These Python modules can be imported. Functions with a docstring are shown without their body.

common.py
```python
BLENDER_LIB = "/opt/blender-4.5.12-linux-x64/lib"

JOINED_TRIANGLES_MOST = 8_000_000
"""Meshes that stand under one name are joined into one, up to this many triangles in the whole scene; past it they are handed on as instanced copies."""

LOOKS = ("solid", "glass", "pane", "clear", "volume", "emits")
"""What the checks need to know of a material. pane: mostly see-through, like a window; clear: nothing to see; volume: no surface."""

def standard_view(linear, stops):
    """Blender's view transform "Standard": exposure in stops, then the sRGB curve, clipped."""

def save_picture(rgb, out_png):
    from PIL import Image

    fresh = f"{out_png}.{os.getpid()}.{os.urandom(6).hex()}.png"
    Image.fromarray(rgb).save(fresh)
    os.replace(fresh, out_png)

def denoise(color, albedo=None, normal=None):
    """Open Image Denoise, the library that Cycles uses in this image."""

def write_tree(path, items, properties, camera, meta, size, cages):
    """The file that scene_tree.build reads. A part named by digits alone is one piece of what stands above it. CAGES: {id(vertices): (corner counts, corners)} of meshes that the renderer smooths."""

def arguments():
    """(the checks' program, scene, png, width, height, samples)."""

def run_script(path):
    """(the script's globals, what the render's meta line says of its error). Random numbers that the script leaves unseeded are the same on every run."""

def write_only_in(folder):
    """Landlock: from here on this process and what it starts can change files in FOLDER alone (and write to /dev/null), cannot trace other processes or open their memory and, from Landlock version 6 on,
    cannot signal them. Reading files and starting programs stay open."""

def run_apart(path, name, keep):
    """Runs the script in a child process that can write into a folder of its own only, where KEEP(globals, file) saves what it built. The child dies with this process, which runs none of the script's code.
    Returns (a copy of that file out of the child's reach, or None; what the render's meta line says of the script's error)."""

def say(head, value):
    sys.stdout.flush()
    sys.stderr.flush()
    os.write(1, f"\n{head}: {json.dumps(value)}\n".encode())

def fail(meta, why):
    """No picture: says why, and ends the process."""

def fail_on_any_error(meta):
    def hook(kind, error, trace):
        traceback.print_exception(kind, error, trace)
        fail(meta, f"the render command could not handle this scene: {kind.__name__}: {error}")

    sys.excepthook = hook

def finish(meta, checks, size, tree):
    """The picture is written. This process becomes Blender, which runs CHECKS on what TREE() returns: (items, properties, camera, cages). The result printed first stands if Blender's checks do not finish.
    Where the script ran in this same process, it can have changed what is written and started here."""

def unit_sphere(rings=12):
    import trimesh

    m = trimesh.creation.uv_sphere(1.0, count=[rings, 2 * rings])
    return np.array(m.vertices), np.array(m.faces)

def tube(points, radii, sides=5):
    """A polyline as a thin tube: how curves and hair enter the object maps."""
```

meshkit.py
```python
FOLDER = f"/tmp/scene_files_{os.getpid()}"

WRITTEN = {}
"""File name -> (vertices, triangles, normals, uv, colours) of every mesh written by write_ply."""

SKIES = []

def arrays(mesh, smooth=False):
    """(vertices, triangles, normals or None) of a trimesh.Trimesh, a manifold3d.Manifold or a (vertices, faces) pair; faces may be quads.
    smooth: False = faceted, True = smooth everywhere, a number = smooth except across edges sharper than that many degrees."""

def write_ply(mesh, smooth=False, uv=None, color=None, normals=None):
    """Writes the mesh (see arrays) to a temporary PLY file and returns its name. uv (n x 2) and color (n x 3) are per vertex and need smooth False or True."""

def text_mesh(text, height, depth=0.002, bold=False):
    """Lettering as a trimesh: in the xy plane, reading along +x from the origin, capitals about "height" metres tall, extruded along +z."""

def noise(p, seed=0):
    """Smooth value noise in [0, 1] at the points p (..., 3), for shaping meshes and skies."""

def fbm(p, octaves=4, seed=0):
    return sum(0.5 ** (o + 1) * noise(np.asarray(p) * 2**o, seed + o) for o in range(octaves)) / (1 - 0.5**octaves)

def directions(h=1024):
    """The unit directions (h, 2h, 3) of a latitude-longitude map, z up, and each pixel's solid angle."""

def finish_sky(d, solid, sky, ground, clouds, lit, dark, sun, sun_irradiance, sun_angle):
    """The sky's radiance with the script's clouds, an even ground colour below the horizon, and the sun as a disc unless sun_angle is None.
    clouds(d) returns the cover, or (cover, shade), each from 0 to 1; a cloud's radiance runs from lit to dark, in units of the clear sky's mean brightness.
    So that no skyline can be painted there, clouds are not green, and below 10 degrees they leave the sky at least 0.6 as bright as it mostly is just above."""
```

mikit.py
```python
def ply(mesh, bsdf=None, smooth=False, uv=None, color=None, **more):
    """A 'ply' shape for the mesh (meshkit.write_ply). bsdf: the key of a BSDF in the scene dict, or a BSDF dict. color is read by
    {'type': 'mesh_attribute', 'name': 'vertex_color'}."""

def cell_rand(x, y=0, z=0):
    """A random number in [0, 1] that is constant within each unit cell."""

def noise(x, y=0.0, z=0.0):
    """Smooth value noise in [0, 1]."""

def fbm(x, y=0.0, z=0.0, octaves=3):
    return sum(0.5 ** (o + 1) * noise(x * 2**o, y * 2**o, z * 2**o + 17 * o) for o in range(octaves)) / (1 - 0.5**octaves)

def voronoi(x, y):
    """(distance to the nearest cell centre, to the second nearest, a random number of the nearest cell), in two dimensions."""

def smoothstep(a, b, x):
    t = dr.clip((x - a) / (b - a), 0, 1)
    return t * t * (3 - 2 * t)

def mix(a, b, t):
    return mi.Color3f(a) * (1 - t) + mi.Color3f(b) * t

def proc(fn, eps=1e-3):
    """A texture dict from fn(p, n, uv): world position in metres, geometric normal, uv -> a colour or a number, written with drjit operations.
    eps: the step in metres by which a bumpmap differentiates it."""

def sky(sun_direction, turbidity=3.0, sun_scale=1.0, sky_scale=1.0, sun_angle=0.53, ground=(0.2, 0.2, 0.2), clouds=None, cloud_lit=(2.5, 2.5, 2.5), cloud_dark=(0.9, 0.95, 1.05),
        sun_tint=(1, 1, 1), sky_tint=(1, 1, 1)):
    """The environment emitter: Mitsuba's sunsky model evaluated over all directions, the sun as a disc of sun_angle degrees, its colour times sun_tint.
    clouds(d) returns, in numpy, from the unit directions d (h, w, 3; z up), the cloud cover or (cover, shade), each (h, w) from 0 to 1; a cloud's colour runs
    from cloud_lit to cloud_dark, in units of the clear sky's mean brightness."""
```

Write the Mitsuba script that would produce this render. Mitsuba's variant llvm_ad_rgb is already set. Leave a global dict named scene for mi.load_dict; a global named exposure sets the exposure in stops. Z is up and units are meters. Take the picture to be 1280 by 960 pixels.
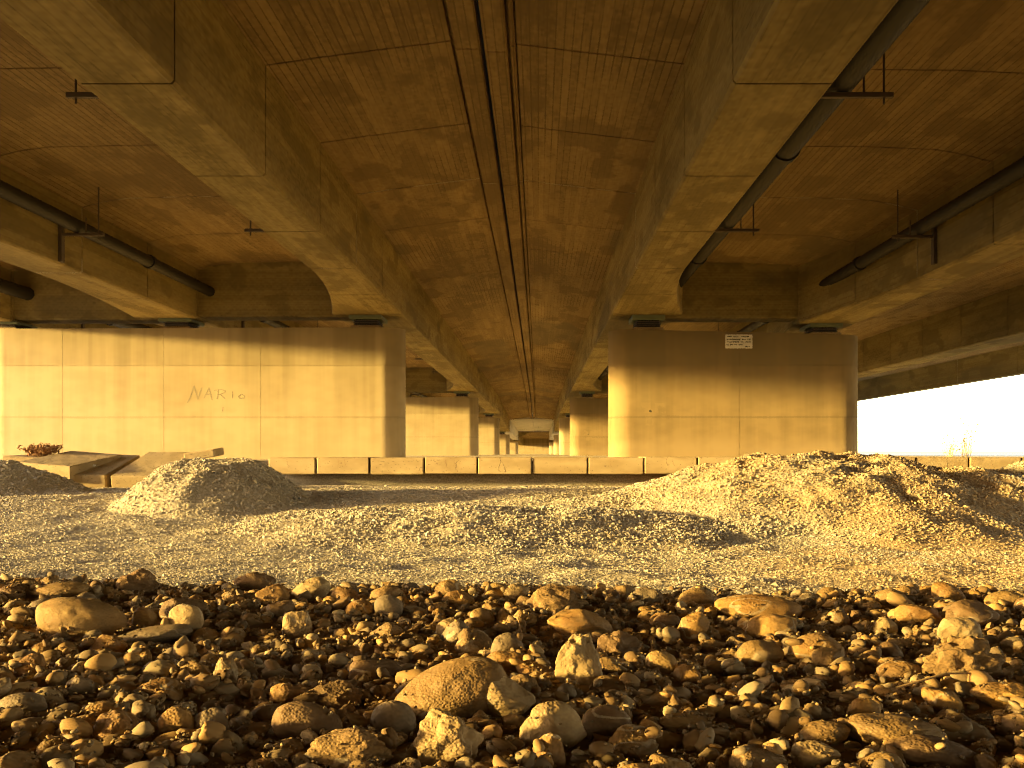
import math, random
import numpy as np, trimesh, mitsuba as mi, drjit as dr, mikit, meshkit
from mitsuba import ScalarTransform4f as T

random.seed(7)
RNG = np.random.default_rng(7)
scene, labels = {}, {}

# ------------------------------------------------------------------ camera, sky, exposure
F = 1240.0 / 1280.0                       # focal length in picture widths
scene['camera'] = {'type': 'perspective', 'fov_axis': 'x', 'fov': math.degrees(2 * math.atan(0.5 / F)),
                   'principal_point_offset_x': -33 / 1280, 'principal_point_offset_y': -86 / 960,
                   'near_clip': 0.05, 'far_clip': 3000.0,
                   'to_world': T().look_at(origin=[0, 0, 0], target=[0, 1, 0], up=[0, 0, 1])}
SUN_EL, SUN_AZ = math.radians(4.9), math.radians(16.0)      # low in the west, a little towards the camera's side
sun = (-math.cos(SUN_EL) * math.cos(SUN_AZ), -math.cos(SUN_EL) * math.sin(SUN_AZ), math.sin(SUN_EL))
scene['sky'] = mikit.sky(sun, turbidity=3, sun_scale=1.0, sky_scale=2.3, sun_angle=2.6, sun_tint=(1.0, 1.58, 3.7), sky_tint=(1.06, 1.0, 1.1), ground=(0.22, 0.19, 0.14))
labels['sky'] = {'kind': 'structure'}
exposure = 4.85

# ------------------------------------------------------------------ helpers
def lab(key, label, cat=None, group=None, kind=None):
    d = {}
    if label: d['label'] = label
    if cat: d['category'] = cat
    if group: d['group'] = group
    if kind: d['kind'] = kind
    labels[key] = d

COUNT = {}
def num(key):
    n = COUNT.get(key, 0)
    COUNT[key] = n + 1
    return key if n == 0 else f'{key}_{n:03d}'

def put(key, mesh, bsdf, smooth=False, color=None):
    key = num(key)
    scene[key] = mikit.ply(mesh, bsdf, smooth=smooth, color=color)
    return key

def box(x0, x1, y0, y1, z0, z1, bev=0.0):
    """A box with its upright and level edges bevelled by bev."""
    if bev <= 0:
        m = trimesh.creation.box(extents=(x1 - x0, y1 - y0, z1 - z0))
        m.apply_translation(((x0 + x1) / 2, (y0 + y1) / 2, (z0 + z1) / 2))
        return m
    b, pts = bev, []
    for x in (0, 1):
        for y in (0, 1):
            for z in (0, 1):
                X, Y, Z = (x0, x1)[x], (y0, y1)[y], (z0, z1)[z]
                ix, iy, iz = b * (1 - 2 * x), b * (1 - 2 * y), b * (1 - 2 * z)
                pts += [(X + ix, Y + iy, Z), (X + ix, Y, Z + iz), (X, Y + iy, Z + iz)]
    return trimesh.convex.convex_hull(np.array(pts))

def loft(rings):
    """rings: list of (k, 3) arrays, counter-clockwise seen from the far end; a closed solid through them."""
    n, k = len(rings), len(rings[0])
    v = np.vstack(rings)
    f = []
    for i in range(n - 1):
        for j in range(k):
            a, b = i * k + j, i * k + (j + 1) % k
            f += [(a, b, b + k), (a, b + k, a + k)]
    c0, c1 = len(v), len(v) + 1
    v = np.vstack([v, rings[0].mean(0), rings[-1].mean(0)])
    for j in range(k):
        f += [(c0, (j + 1) % k, j), (c1, (n - 1) * k + j, (n - 1) * k + (j + 1) % k)]
    m = trimesh.Trimesh(v, np.array(f), process=False)
    if m.volume < 0: m.invert()
    return m

def tube(pts, r, sides=10):
    import common
    v, f = common.tube(np.array(pts, float), np.full(len(pts), r) if np.isscalar(r) else np.array(r), sides)
    m = trimesh.Trimesh(v, f, process=False)
    return m

def rod(a, b, r, sides=8):
    return trimesh.creation.cylinder(radius=r, segment=np.array([a, b], float), sections=sides)

# ------------------------------------------------------------------ materials
N, FB, SS, MIX, CR = mikit.noise, mikit.fbm, mikit.smoothstep, mikit.mix, mikit.cell_rand

def board_coord(p, n):
    return dr.select(dr.abs(n.z) > 0.6, p.x, p.z)

def concrete_boards(light, dark, width, line):
    def col(p, n, uv):
        u = board_coord(p, n)
        b = CR(dr.floor(u / width), dr.floor(p.y / 2.5), 3)
        g = FB(u * 1.6, p.y * 0.35, p.z * 0.7, 4)
        fine = N(u * 60, p.y * 6, p.z * 9)
        e = dr.abs(u / width - dr.floor(u / width) - 0.5) * 2
        t = dr.clip(0.12 + 0.30 * b + 1.15 * (g - 0.33) + 0.3 * (fine - 0.5) + 0.35 * (N(p.x * 24, p.y * 17, p.z * 24) - 0.5) + line * SS(0.7, 1.0, e) * SS(0.25, 0.75, FB(p.x * 0.7, p.y * 0.5, p.z, 2)), 0, 1)
        c = MIX(light, dark, t)
        m = p.y + 10.0
        lime = SS(0.035, 0.012, dr.abs(m - 25 * dr.floor(m / 25 + 0.5))) * SS(0.3, 0.6, N(p.x * 5, p.y, p.z * 5))
        blotch = SS(0.52, 0.62, FB(p.x * 2.3, p.y * 1.2 + 30, p.z * 2.3, 5))
        c = MIX(c, dark, 0.6 * blotch)
        c = MIX(c, (0.55, 0.48, 0.33), 0.6 * lime)
        wet = SS(0.60, 0.72, FB(p.x * 0.55 + 9, p.y * 0.22, p.z, 3))
        return MIX(c, (0.13, 0.105, 0.06), 0.5 * wet)
    def bump(p, n, uv):
        u = board_coord(p, n) / width
        e = dr.abs(u - dr.floor(u) - 0.5) * 2
        return 0.45 * CR(dr.floor(u), dr.floor(p.y / 2.5), 7) - 0.7 * SS(0.8, 1.0, e) + 0.35 * N(p.x * 40, p.y * 14, p.z * 40)
    return {'type': 'twosided', 'b': {'type': 'bumpmap', 'tex': mikit.proc(bump, 0.006), 'scale': 0.006,
            'b': {'type': 'principled', 'base_color': mikit.proc(col), 'roughness': 0.85, 'specular': 0.25}}}

scene['soffit_concrete'] = concrete_boards((0.37, 0.255, 0.108), (0.17, 0.112, 0.045), 0.085, 0.7)
scene['girder_concrete'] = concrete_boards((0.38, 0.29, 0.112), (0.175, 0.128, 0.044), 0.10, 0.25)
scene['light_painted_concrete'] = concrete_boards((0.56, 0.53, 0.44), (0.45, 0.42, 0.33), 0.3, 0.1)  # light falling on the far span, put into a paler colour

def pier_material(seed, darkening, light, dark):
    def col(p, n, uv):
        streak = FB(p.x * 5.5 + seed, p.y * 5.5, p.z * 0.28, 4)
        thin = N(p.x * 26 + seed, p.y * 26, p.z * 0.7)
        blot = FB(p.x * 1.1, p.y * 1.1 + seed, p.z * 1.6, 3)
        t = dr.clip(0.65 * (streak - 0.3) + 0.10 * (thin - 0.5) + 0.75 * (blot - 0.42) + 0.35 * (FB(p.x * 4, p.y * 4, p.z * 7, 4) - 0.5), 0, 1)
        c = MIX(light, dark, t)
        edge = 1.76 + 0.0 * p.x
        top = SS(-0.05, 0.05, p.z - edge) * (0.65 + 0.35 * SS(0.3, 0.75, streak))  # darker above the upper lift joint, broken up by streaks
        run = SS(0.50, 0.66, FB(p.x * 3.2 + 3 * seed, p.y * 3.2, p.z * 0.12, 3)) * SS(0.2, 1.9, p.z + 0.9 * (streak - 0.5))
        c = MIX(c, (0.20, 0.155, 0.075), dr.clip(darkening * top + 0.55 * darkening * run, 0, 0.9))
        band = SS(0.02, 0.0, dr.abs(p.z - 0.72 - 0.03 * (blot - 0.5)) - 0.02 * thin) + SS(0.025, 0.0, dr.abs(p.z - 1.77)) * SS(0.4, 0.6, blot)
        c = MIX(c, dark, 0.35 * dr.clip(band, 0, 1))
        def patch(x0, x1, z0, z1):
            return SS(x0, x0 + 0.03, p.x) * SS(x1, x1 - 0.03, p.x) * SS(z0, z0 + 0.03, p.z) * SS(z1, z1 - 0.03, p.z)
        pale = patch(2.05, 2.28, 0.79, 1.03) + patch(2.33, 2.58, 0.78, 1.02) + patch(2.15, 2.34, 0.54, 0.74) + 0.6 * patch(-6.6, -5.85, 0.47, 1.3)
        c = MIX(c, light, 0.5 * dr.clip(pale * SS(0.3, 0.5, FB(p.x * 8, p.y, p.z * 8, 3)), 0, 1))
        hole = SS(0.03, 0.018, dr.sqrt(dr.square(p.x - 2.26) + dr.square(p.z - 0.84)))
        c = MIX(c, (0.05, 0.04, 0.02), hole)
        return MIX(c, (0.40, 0.30, 0.16), 0.35 * SS(0.55, 0.1, p.z + 0.2 * blot))
    def bump(p, n, uv):
        return 0.6 * FB(p.x * 9, p.y * 9, p.z * 14, 3) + 0.3 * N(p.x * 60, p.y * 60, p.z * 60)
    return {'type': 'twosided', 'b': {'type': 'bumpmap', 'tex': mikit.proc(bump, 0.006), 'scale': 0.006,
            'b': {'type': 'principled', 'base_color': mikit.proc(col), 'roughness': 0.8, 'specular': 0.3}}}
scene['pier_concrete'] = pier_material(2.3, 0.45, (0.42, 0.338, 0.19), (0.265, 0.20, 0.092))
scene['grimy_pier_concrete'] = pier_material(11.7, 0.8, (0.27, 0.195, 0.088), (0.135, 0.093, 0.038))

def block_col(p, n, uv):
    g = FB(p.x * 3, p.y * 3, p.z * 6, 4)
    pits = SS(0.80, 0.86, N(p.x * 45, p.y * 45, p.z * 45))
    c = MIX((0.40, 0.31, 0.175), (0.31, 0.23, 0.12), SS(0.25, 0.75, g))
    return MIX(c, (0.15, 0.11, 0.06), 0.7 * pits)
scene['block_concrete'] = {'type': 'bumpmap', 'tex': mikit.proc(lambda p, n, uv: FB(p.x * 30, p.y * 30, p.z * 30, 3), 0.004), 'scale': 0.004,
                           'b': {'type': 'principled', 'base_color': mikit.proc(block_col), 'roughness': 0.9, 'specular': 0.2}}

def ground_col(p, n, uv):
    g = FB(p.x * 0.8, p.y * 0.8, 0, 3)
    d1, d2, r = mikit.voronoi(p.x * 26, p.y * 26)
    e1, e2, q = mikit.voronoi(p.x * 61 + 5, p.y * 61)
    t = 0.55 * r + 0.45 * q
    c = MIX((0.33, 0.285, 0.205), (0.48, 0.415, 0.305), t)
    c = MIX(c, c * mi.Color3f(1.0, 0.83, 0.63), SS(0.0, 3.0, p.x) * SS(0.3, 0.6, FB(p.x * 0.9 + 4, p.y * 0.9, 1, 3)) * SS(4.9, 5.6, p.y))
    c = c * (0.65 + 0.35 * SS(0.02, 0.25, d2 - d1))
    dirt = SS(4.95, 4.4, p.y + 1.1 * (FB(p.x * 1.5, p.y * 1.5, 3, 3) - 0.5))
    soil = MIX((0.12, 0.077, 0.036), (0.19, 0.125, 0.06), g)
    c = MIX(c, soil, dirt)
    return MIX(c, MIX((0.56, 0.48, 0.34), (0.44, 0.37, 0.25), g), SS(15.6, 16.2, p.y))  # paler behind the blocks: haze and bounce light put into the colour
def ground_bump(p, n, uv):
    d1, d2, r = mikit.voronoi(p.x * 30, p.y * 30)
    return (1 - d1 * d1) * (0.5 + 0.5 * r) + 0.4 * N(p.x * 90, p.y * 90, 0)
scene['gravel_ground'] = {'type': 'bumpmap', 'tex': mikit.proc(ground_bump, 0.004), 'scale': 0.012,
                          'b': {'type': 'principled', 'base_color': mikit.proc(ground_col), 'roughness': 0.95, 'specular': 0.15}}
scene['grain_stone'] = {'type': 'principled', 'base_color': {'type': 'mesh_attribute', 'name': 'vertex_color'}, 'roughness': 0.8, 'specular': 0.3}

def stone_material(a, b, k, speck, rough=0.75, bump=0.012):
    def col(p, n, uv):
        g = FB(p.x * 9 + k, p.y * 9, p.z * 9, 4)
        s = N(p.x * 190, p.y * 190, p.z * 190 + k)
        c = MIX(a, b, SS(0.3, 0.7, g))
        vein = SS(0.022, 0.006, dr.abs(FB(p.x * 5 + k, p.y * 11, p.z * 7, 3) - 0.47)) * SS(0.5, 0.62, N(p.x * 6, p.y * 6 + k, p.z * 6))
        dust = SS(0.45, 0.75, FB(p.x * 21, p.y * 21 + k, p.z * 21, 3))
        c = MIX(MIX(c, (0.45, 0.37, 0.24), 0.55 * vein), (0.22, 0.145, 0.07), 0.45 * dust)
        return c * (1 + speck * (s - 0.5))
    def bmp(p, n, uv):
        return 0.7 * FB(p.x * 38 + k, p.y * 38, p.z * 38, 4) + 0.25 * N(p.x * 260, p.y * 260, p.z * 260)
    return {'type': 'bumpmap', 'tex': mikit.proc(bmp, 0.0015), 'scale': bump,
            'b': {'type': 'principled', 'base_color': mikit.proc(col), 'roughness': rough, 'specular': 0.35}}
scene['tan_stone'] = stone_material((0.267, 0.169, 0.059), (0.186, 0.110, 0.037), 1, 0.35)
scene['ochre_stone'] = stone_material((0.292, 0.169, 0.047), (0.203, 0.106, 0.030), 4, 0.4)
scene['grey_stone'] = stone_material((0.211, 0.157, 0.092), (0.154, 0.110, 0.059), 7, 0.3)
scene['pale_stone'] = stone_material((0.356, 0.252, 0.118), (0.243, 0.161, 0.068), 9, 0.3)
scene['rough_stone'] = stone_material((0.235, 0.146, 0.056), (0.122, 0.073, 0.029), 13, 0.6, 0.9, 0.013)
scene['brown_stone'] = stone_material((0.162, 0.095, 0.038), (0.113, 0.065, 0.025), 15, 0.3)

def plain(rgb, rough=0.6, metal=0.0):
    def col(p, n, uv):
        g = FB(p.x * 7, p.y * 7, p.z * 7, 3)
        return mi.Color3f(rgb) * (0.75 + 0.5 * g)
    return {'type': 'twosided', 'b': {'type': 'principled', 'base_color': mikit.proc(col), 'roughness': rough, 'metallic': metal}}
scene['dark_pipe'] = {'type': 'principled', 'base_color': {'type': 'rgb', 'value': (0.022, 0.019, 0.016)}, 'roughness': 0.55, 'specular': 0.3}
scene['steel'] = plain((0.12, 0.09, 0.06), 0.7, 0.1)
scene['rubber'] = plain((0.03, 0.03, 0.027), 0.7)
scene['bearing_green'] = plain((0.17, 0.19, 0.10), 0.55)
scene['sign_white'] = plain((0.72, 0.70, 0.62), 0.5)
scene['ink'] = plain((0.07, 0.07, 0.055), 0.7)
scene['graffiti_paint'] = plain((0.26, 0.22, 0.13), 0.8)
scene['rust'] = plain((0.26, 0.175, 0.09), 0.9)
scene['dry_stem'] = plain((0.30, 0.19, 0.08), 0.9)
scene['straw'] = plain((0.62, 0.5, 0.3), 0.9)
scene['brown_leaf'] = plain((0.20, 0.10, 0.04), 0.9)
scene['crack'] = plain((0.06, 0.042, 0.025), 0.95)

# ------------------------------------------------------------------ the ground
def step(a, b, x):
    t = np.clip((x - a) / (b - a), 0, 1)
    return t * t * (3 - 2 * t)
def n2(x, y, s, seed=0, octaves=3):
    p = np.stack([np.asarray(x) * s + 100, np.asarray(y) * s + 100, np.zeros(np.shape(x))], -1)
    return meshkit.fbm(p, octaves, seed) - 0.5

# (x, y, height, half width left, half width right, half depth front, half depth back, label)
MOUNDS = [
    (3.3, 12.0, 0.525, 3.0, 3.7, 3.4, 2.4, 'biggest gravel heap, broad and golden, in front of the right pier'),
    (-3.95, 12.0, 0.485, 1.15, 1.35, 1.7, 1.2, 'steep small gravel heap in front of the long left pier, covering the tilted blocks'),
    (-0.75, 9.4, 0.20, 2.8, 3.2, 1.6, 1.7, 'low wide gravel heap in the middle, in front of the dark gap under the blocks'),
    (-7.45, 13.1, 0.49, 1.6, 1.45, 1.1, 0.8, 'gravel heap at the left edge of the frame, beside the dried bush'),
    (7.6, 12.3, 0.56, 3.0, 3.2, 2.6, 2.4, 'gravel heap at the right edge of the frame, below the bright opening'),
]
def ground_z(x, y):
    x, y = np.asarray(x, float), np.asarray(y, float)
    bank = -0.655 + 0.015 * step(3.0, 4.2, y) - 0.012 * np.clip(x, -2, 2.5) * step(3.0, 4.2, y) + 0.13 * n2(x, y, 0.9, 3) * step(0.8, 1.6, y) * step(5.0, 4.0, y)
    low = -0.80 + 0.29 * step(8.2, 13.2, y) + 0.06 * n2(x, y, 0.5, 5)
    z = bank + (low - bank) * step(4.35, 5.5, y + 0.5 * n2(x, y, 1.4, 11))
    z = z + (-0.13 - z) * step(15.5, 15.95, y)
    z = z + 0.05 * n2(x, y, 2.3, 9) * step(5, 6, y) * step(15.5, 14, y)
    far = np.hypot(x, y)
    return z - 0.10 * step(40, 200, far) - 0.9 * step(200, 900, far)
def mound_h(i, x, y):
    cx, cy, h, wl, wr, df, db, _ = MOUNDS[i]
    x, y = np.asarray(x, float), np.asarray(y, float)
    wob = 1 + 0.55 * n2(x, y, 0.8, 20 + i)
    r = np.hypot((x - cx) / np.where(x < cx, wl, wr), (y - cy) / np.where(y < cy, df, db)) / wob
    prof = np.where(r < 1, np.cos(np.clip(r, 0, 1) ** 1.25 * math.pi / 2) ** 1.5, 0)
    gully = 0.22 * n2(x * 2.2, y * 0.7, 1.0, 40 + i, 4) + 0.20 * n2(x, y, 2.6, 60 + i, 4)
    return prof * (h + gully * (h / 0.5)) - 0.02 * (r >= 1)
def surface(x, y):
    return ground_z(x, y) + np.maximum(0, np.max([mound_h(i, x, y) for i in range(len(MOUNDS))], axis=0))

def axis(fine0, fine1, s, far):
    g, q, d = [], fine1, s
    while q < far:
        d *= 1.25; q += d; g.append(q)
    l, q, d = [], fine0, s
    while q > -far:
        d *= 1.25; q -= d; l.append(q)
    return np.array(l[::-1] + list(np.arange(fine0, fine1, s)) + [fine1] + g)
def grid_mesh(xs, ys, fn):
    X, Y = np.meshgrid(xs, ys)
    v = np.stack([X, Y, fn(X, Y)], -1).reshape(-1, 3)
    nx, i = len(xs), np.arange(len(xs) * len(ys)).reshape(len(ys), len(xs))
    a, b, c, d = i[:-1, :-1].ravel(), i[:-1, 1:].ravel(), i[1:, 1:].ravel(), i[1:, :-1].ravel()
    return trimesh.Trimesh(v, np.vstack([np.stack([a, b, c], 1), np.stack([a, c, d], 1)]), process=False)

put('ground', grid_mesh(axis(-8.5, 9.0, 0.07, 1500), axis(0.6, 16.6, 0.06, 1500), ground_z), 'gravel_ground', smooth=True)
lab('ground', None, kind='structure')
MKEY = []
for i, (cx, cy, h, wl, wr, df, db, text) in enumerate(MOUNDS):
    m = grid_mesh(np.arange(cx - 1.25 * wl, cx + 1.25 * wr, 0.045), np.arange(cy - 1.25 * df, cy + 1.25 * db, 0.045), lambda x, y: ground_z(x, y) + mound_h(i, x, y))
    k = num('gravel_mound')
    scene[k + '__body'] = mikit.ply(m, 'gravel_ground', smooth=True)
    lab(k, text, 'gravel heap', 'gravel heaps on the flat')
    MKEY.append(k)

# ------------------------------------------------------------------ loose stones
def template(kind, sub, rng):
    m = trimesh.creation.icosphere(subdivisions=sub)
    d = np.array(m.vertices)
    off = rng.uniform(0, 50, 3)
    if kind in ('angular', 'jagged'):
        k = rng.integers(9, 14)
        nn = rng.normal(size=(k, 3)); nn /= np.linalg.norm(nn, axis=1, keepdims=True)
        hh = rng.uniform(0.62, 0.95, k)
        q = np.maximum(d @ nn.T, 1e-3) / hh
        p = 14 if kind == 'angular' else 18
        r = 1.0 / (np.sum(q ** p, axis=1) + 1.0 ** p * 0.4) ** (1 / p)
    else:
        r = np.ones(len(d))
    amp = {'round': (0.16, 0.05), 'flat': (0.2, 0.07), 'angular': (0.16, 0.12), 'jagged': (0.25, 0.24), 'clod': (0.30, 0.42)}[kind]
    r = r * (1 + 2 * amp[0] * (meshkit.fbm(d * 0.9 + off, 2, 1) - 0.5) + 2 * amp[1] * (meshkit.fbm(d * (2.6 if kind != 'clod' else 3.6) + off, 4, 5) - 0.5))
    if kind == 'round':     # a little squarer or egg-shaped
        r = r * (1 + rng.uniform(-0.12, 0.12) * d[:, 0] + rng.uniform(-0.1, 0.1) * d[:, 0] * d[:, 1])
    v = d * r[:, None]
    v -= (v.max(0) + v.min(0)) / 2
    v /= (v.max(0) - v.min(0)) / 2
    return v, np.array(m.faces)

def rot(yaw, tx, ty):
    c, s = math.cos(yaw), math.sin(yaw)
    R = np.array([[c, -s, 0], [s, c, 0], [0, 0, 1.0]])
    c, s = math.cos(tx), math.sin(tx)
    R = np.array([[1, 0, 0], [0, c, -s], [0, s, c]]) @ R
    c, s = math.cos(ty), math.sin(ty)
    return np.array([[c, 0, s], [0, 1, 0], [-s, 0, c]]) @ R

GX0, GX1, GY0, GY1, GS = -4.6, 4.6, 0.9, 6.0, 0.01
HX, HY = np.arange(GX0, GX1, GS), np.arange(GY0, GY1, GS)
HM = ground_z(*np.meshgrid(HX, HY))
def settle(x, y, rx, ry, rz, sink, lift=None):
    """Rests an ellipsoid on what lies there already; returns the height of its centre and heaps it onto the height map."""
    R = max(rx, ry)
    i0, i1 = int((y - R - GY0) / GS), int((y + R - GY0) / GS) + 1
    j0, j1 = int((x - R - GX0) / GS), int((x + R - GX0) / GS) + 1
    i0, j0, i1, j1 = max(i0, 0), max(j0, 0), min(i1, HM.shape[0]), min(j1, HM.shape[1])
    if i1 <= i0 or j1 <= j0: return None
    win = HM[i0:i1, j0:j1]
    q = np.clip(1 - ((HX[None, j0:j1] - x) / rx) ** 2 - ((HY[i0:i1, None] - y) / ry) ** 2, 0, None)
    inside = q > 0
    if not inside.any(): return float(ground_z(x, y)) + rz * 0.3
    base = float(np.percentile(win[inside], 45))
    if lift is not None and base - float(ground_z(x, y)) > lift: return None
    c = base + rz * sink
    top = np.where(inside, c + rz * np.sqrt(q), -9)
    np.maximum(win, top, out=win)
    return c

def project(x, y, z):
    return 673 + 1240 * x / y, 566 - 1240 * z / y
def on_bank(u, v):
    """The point of the bank that the line of sight through a pixel of the photograph meets."""
    y = np.linspace(1.2, 7, 3000)
    hit = ground_z((u - 673) / 1240 * y, y) - (566 - v) / 1240 * y
    k = np.argmax(hit > 0)
    return (u - 673) / 1240 * y[k], y[k]

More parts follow.
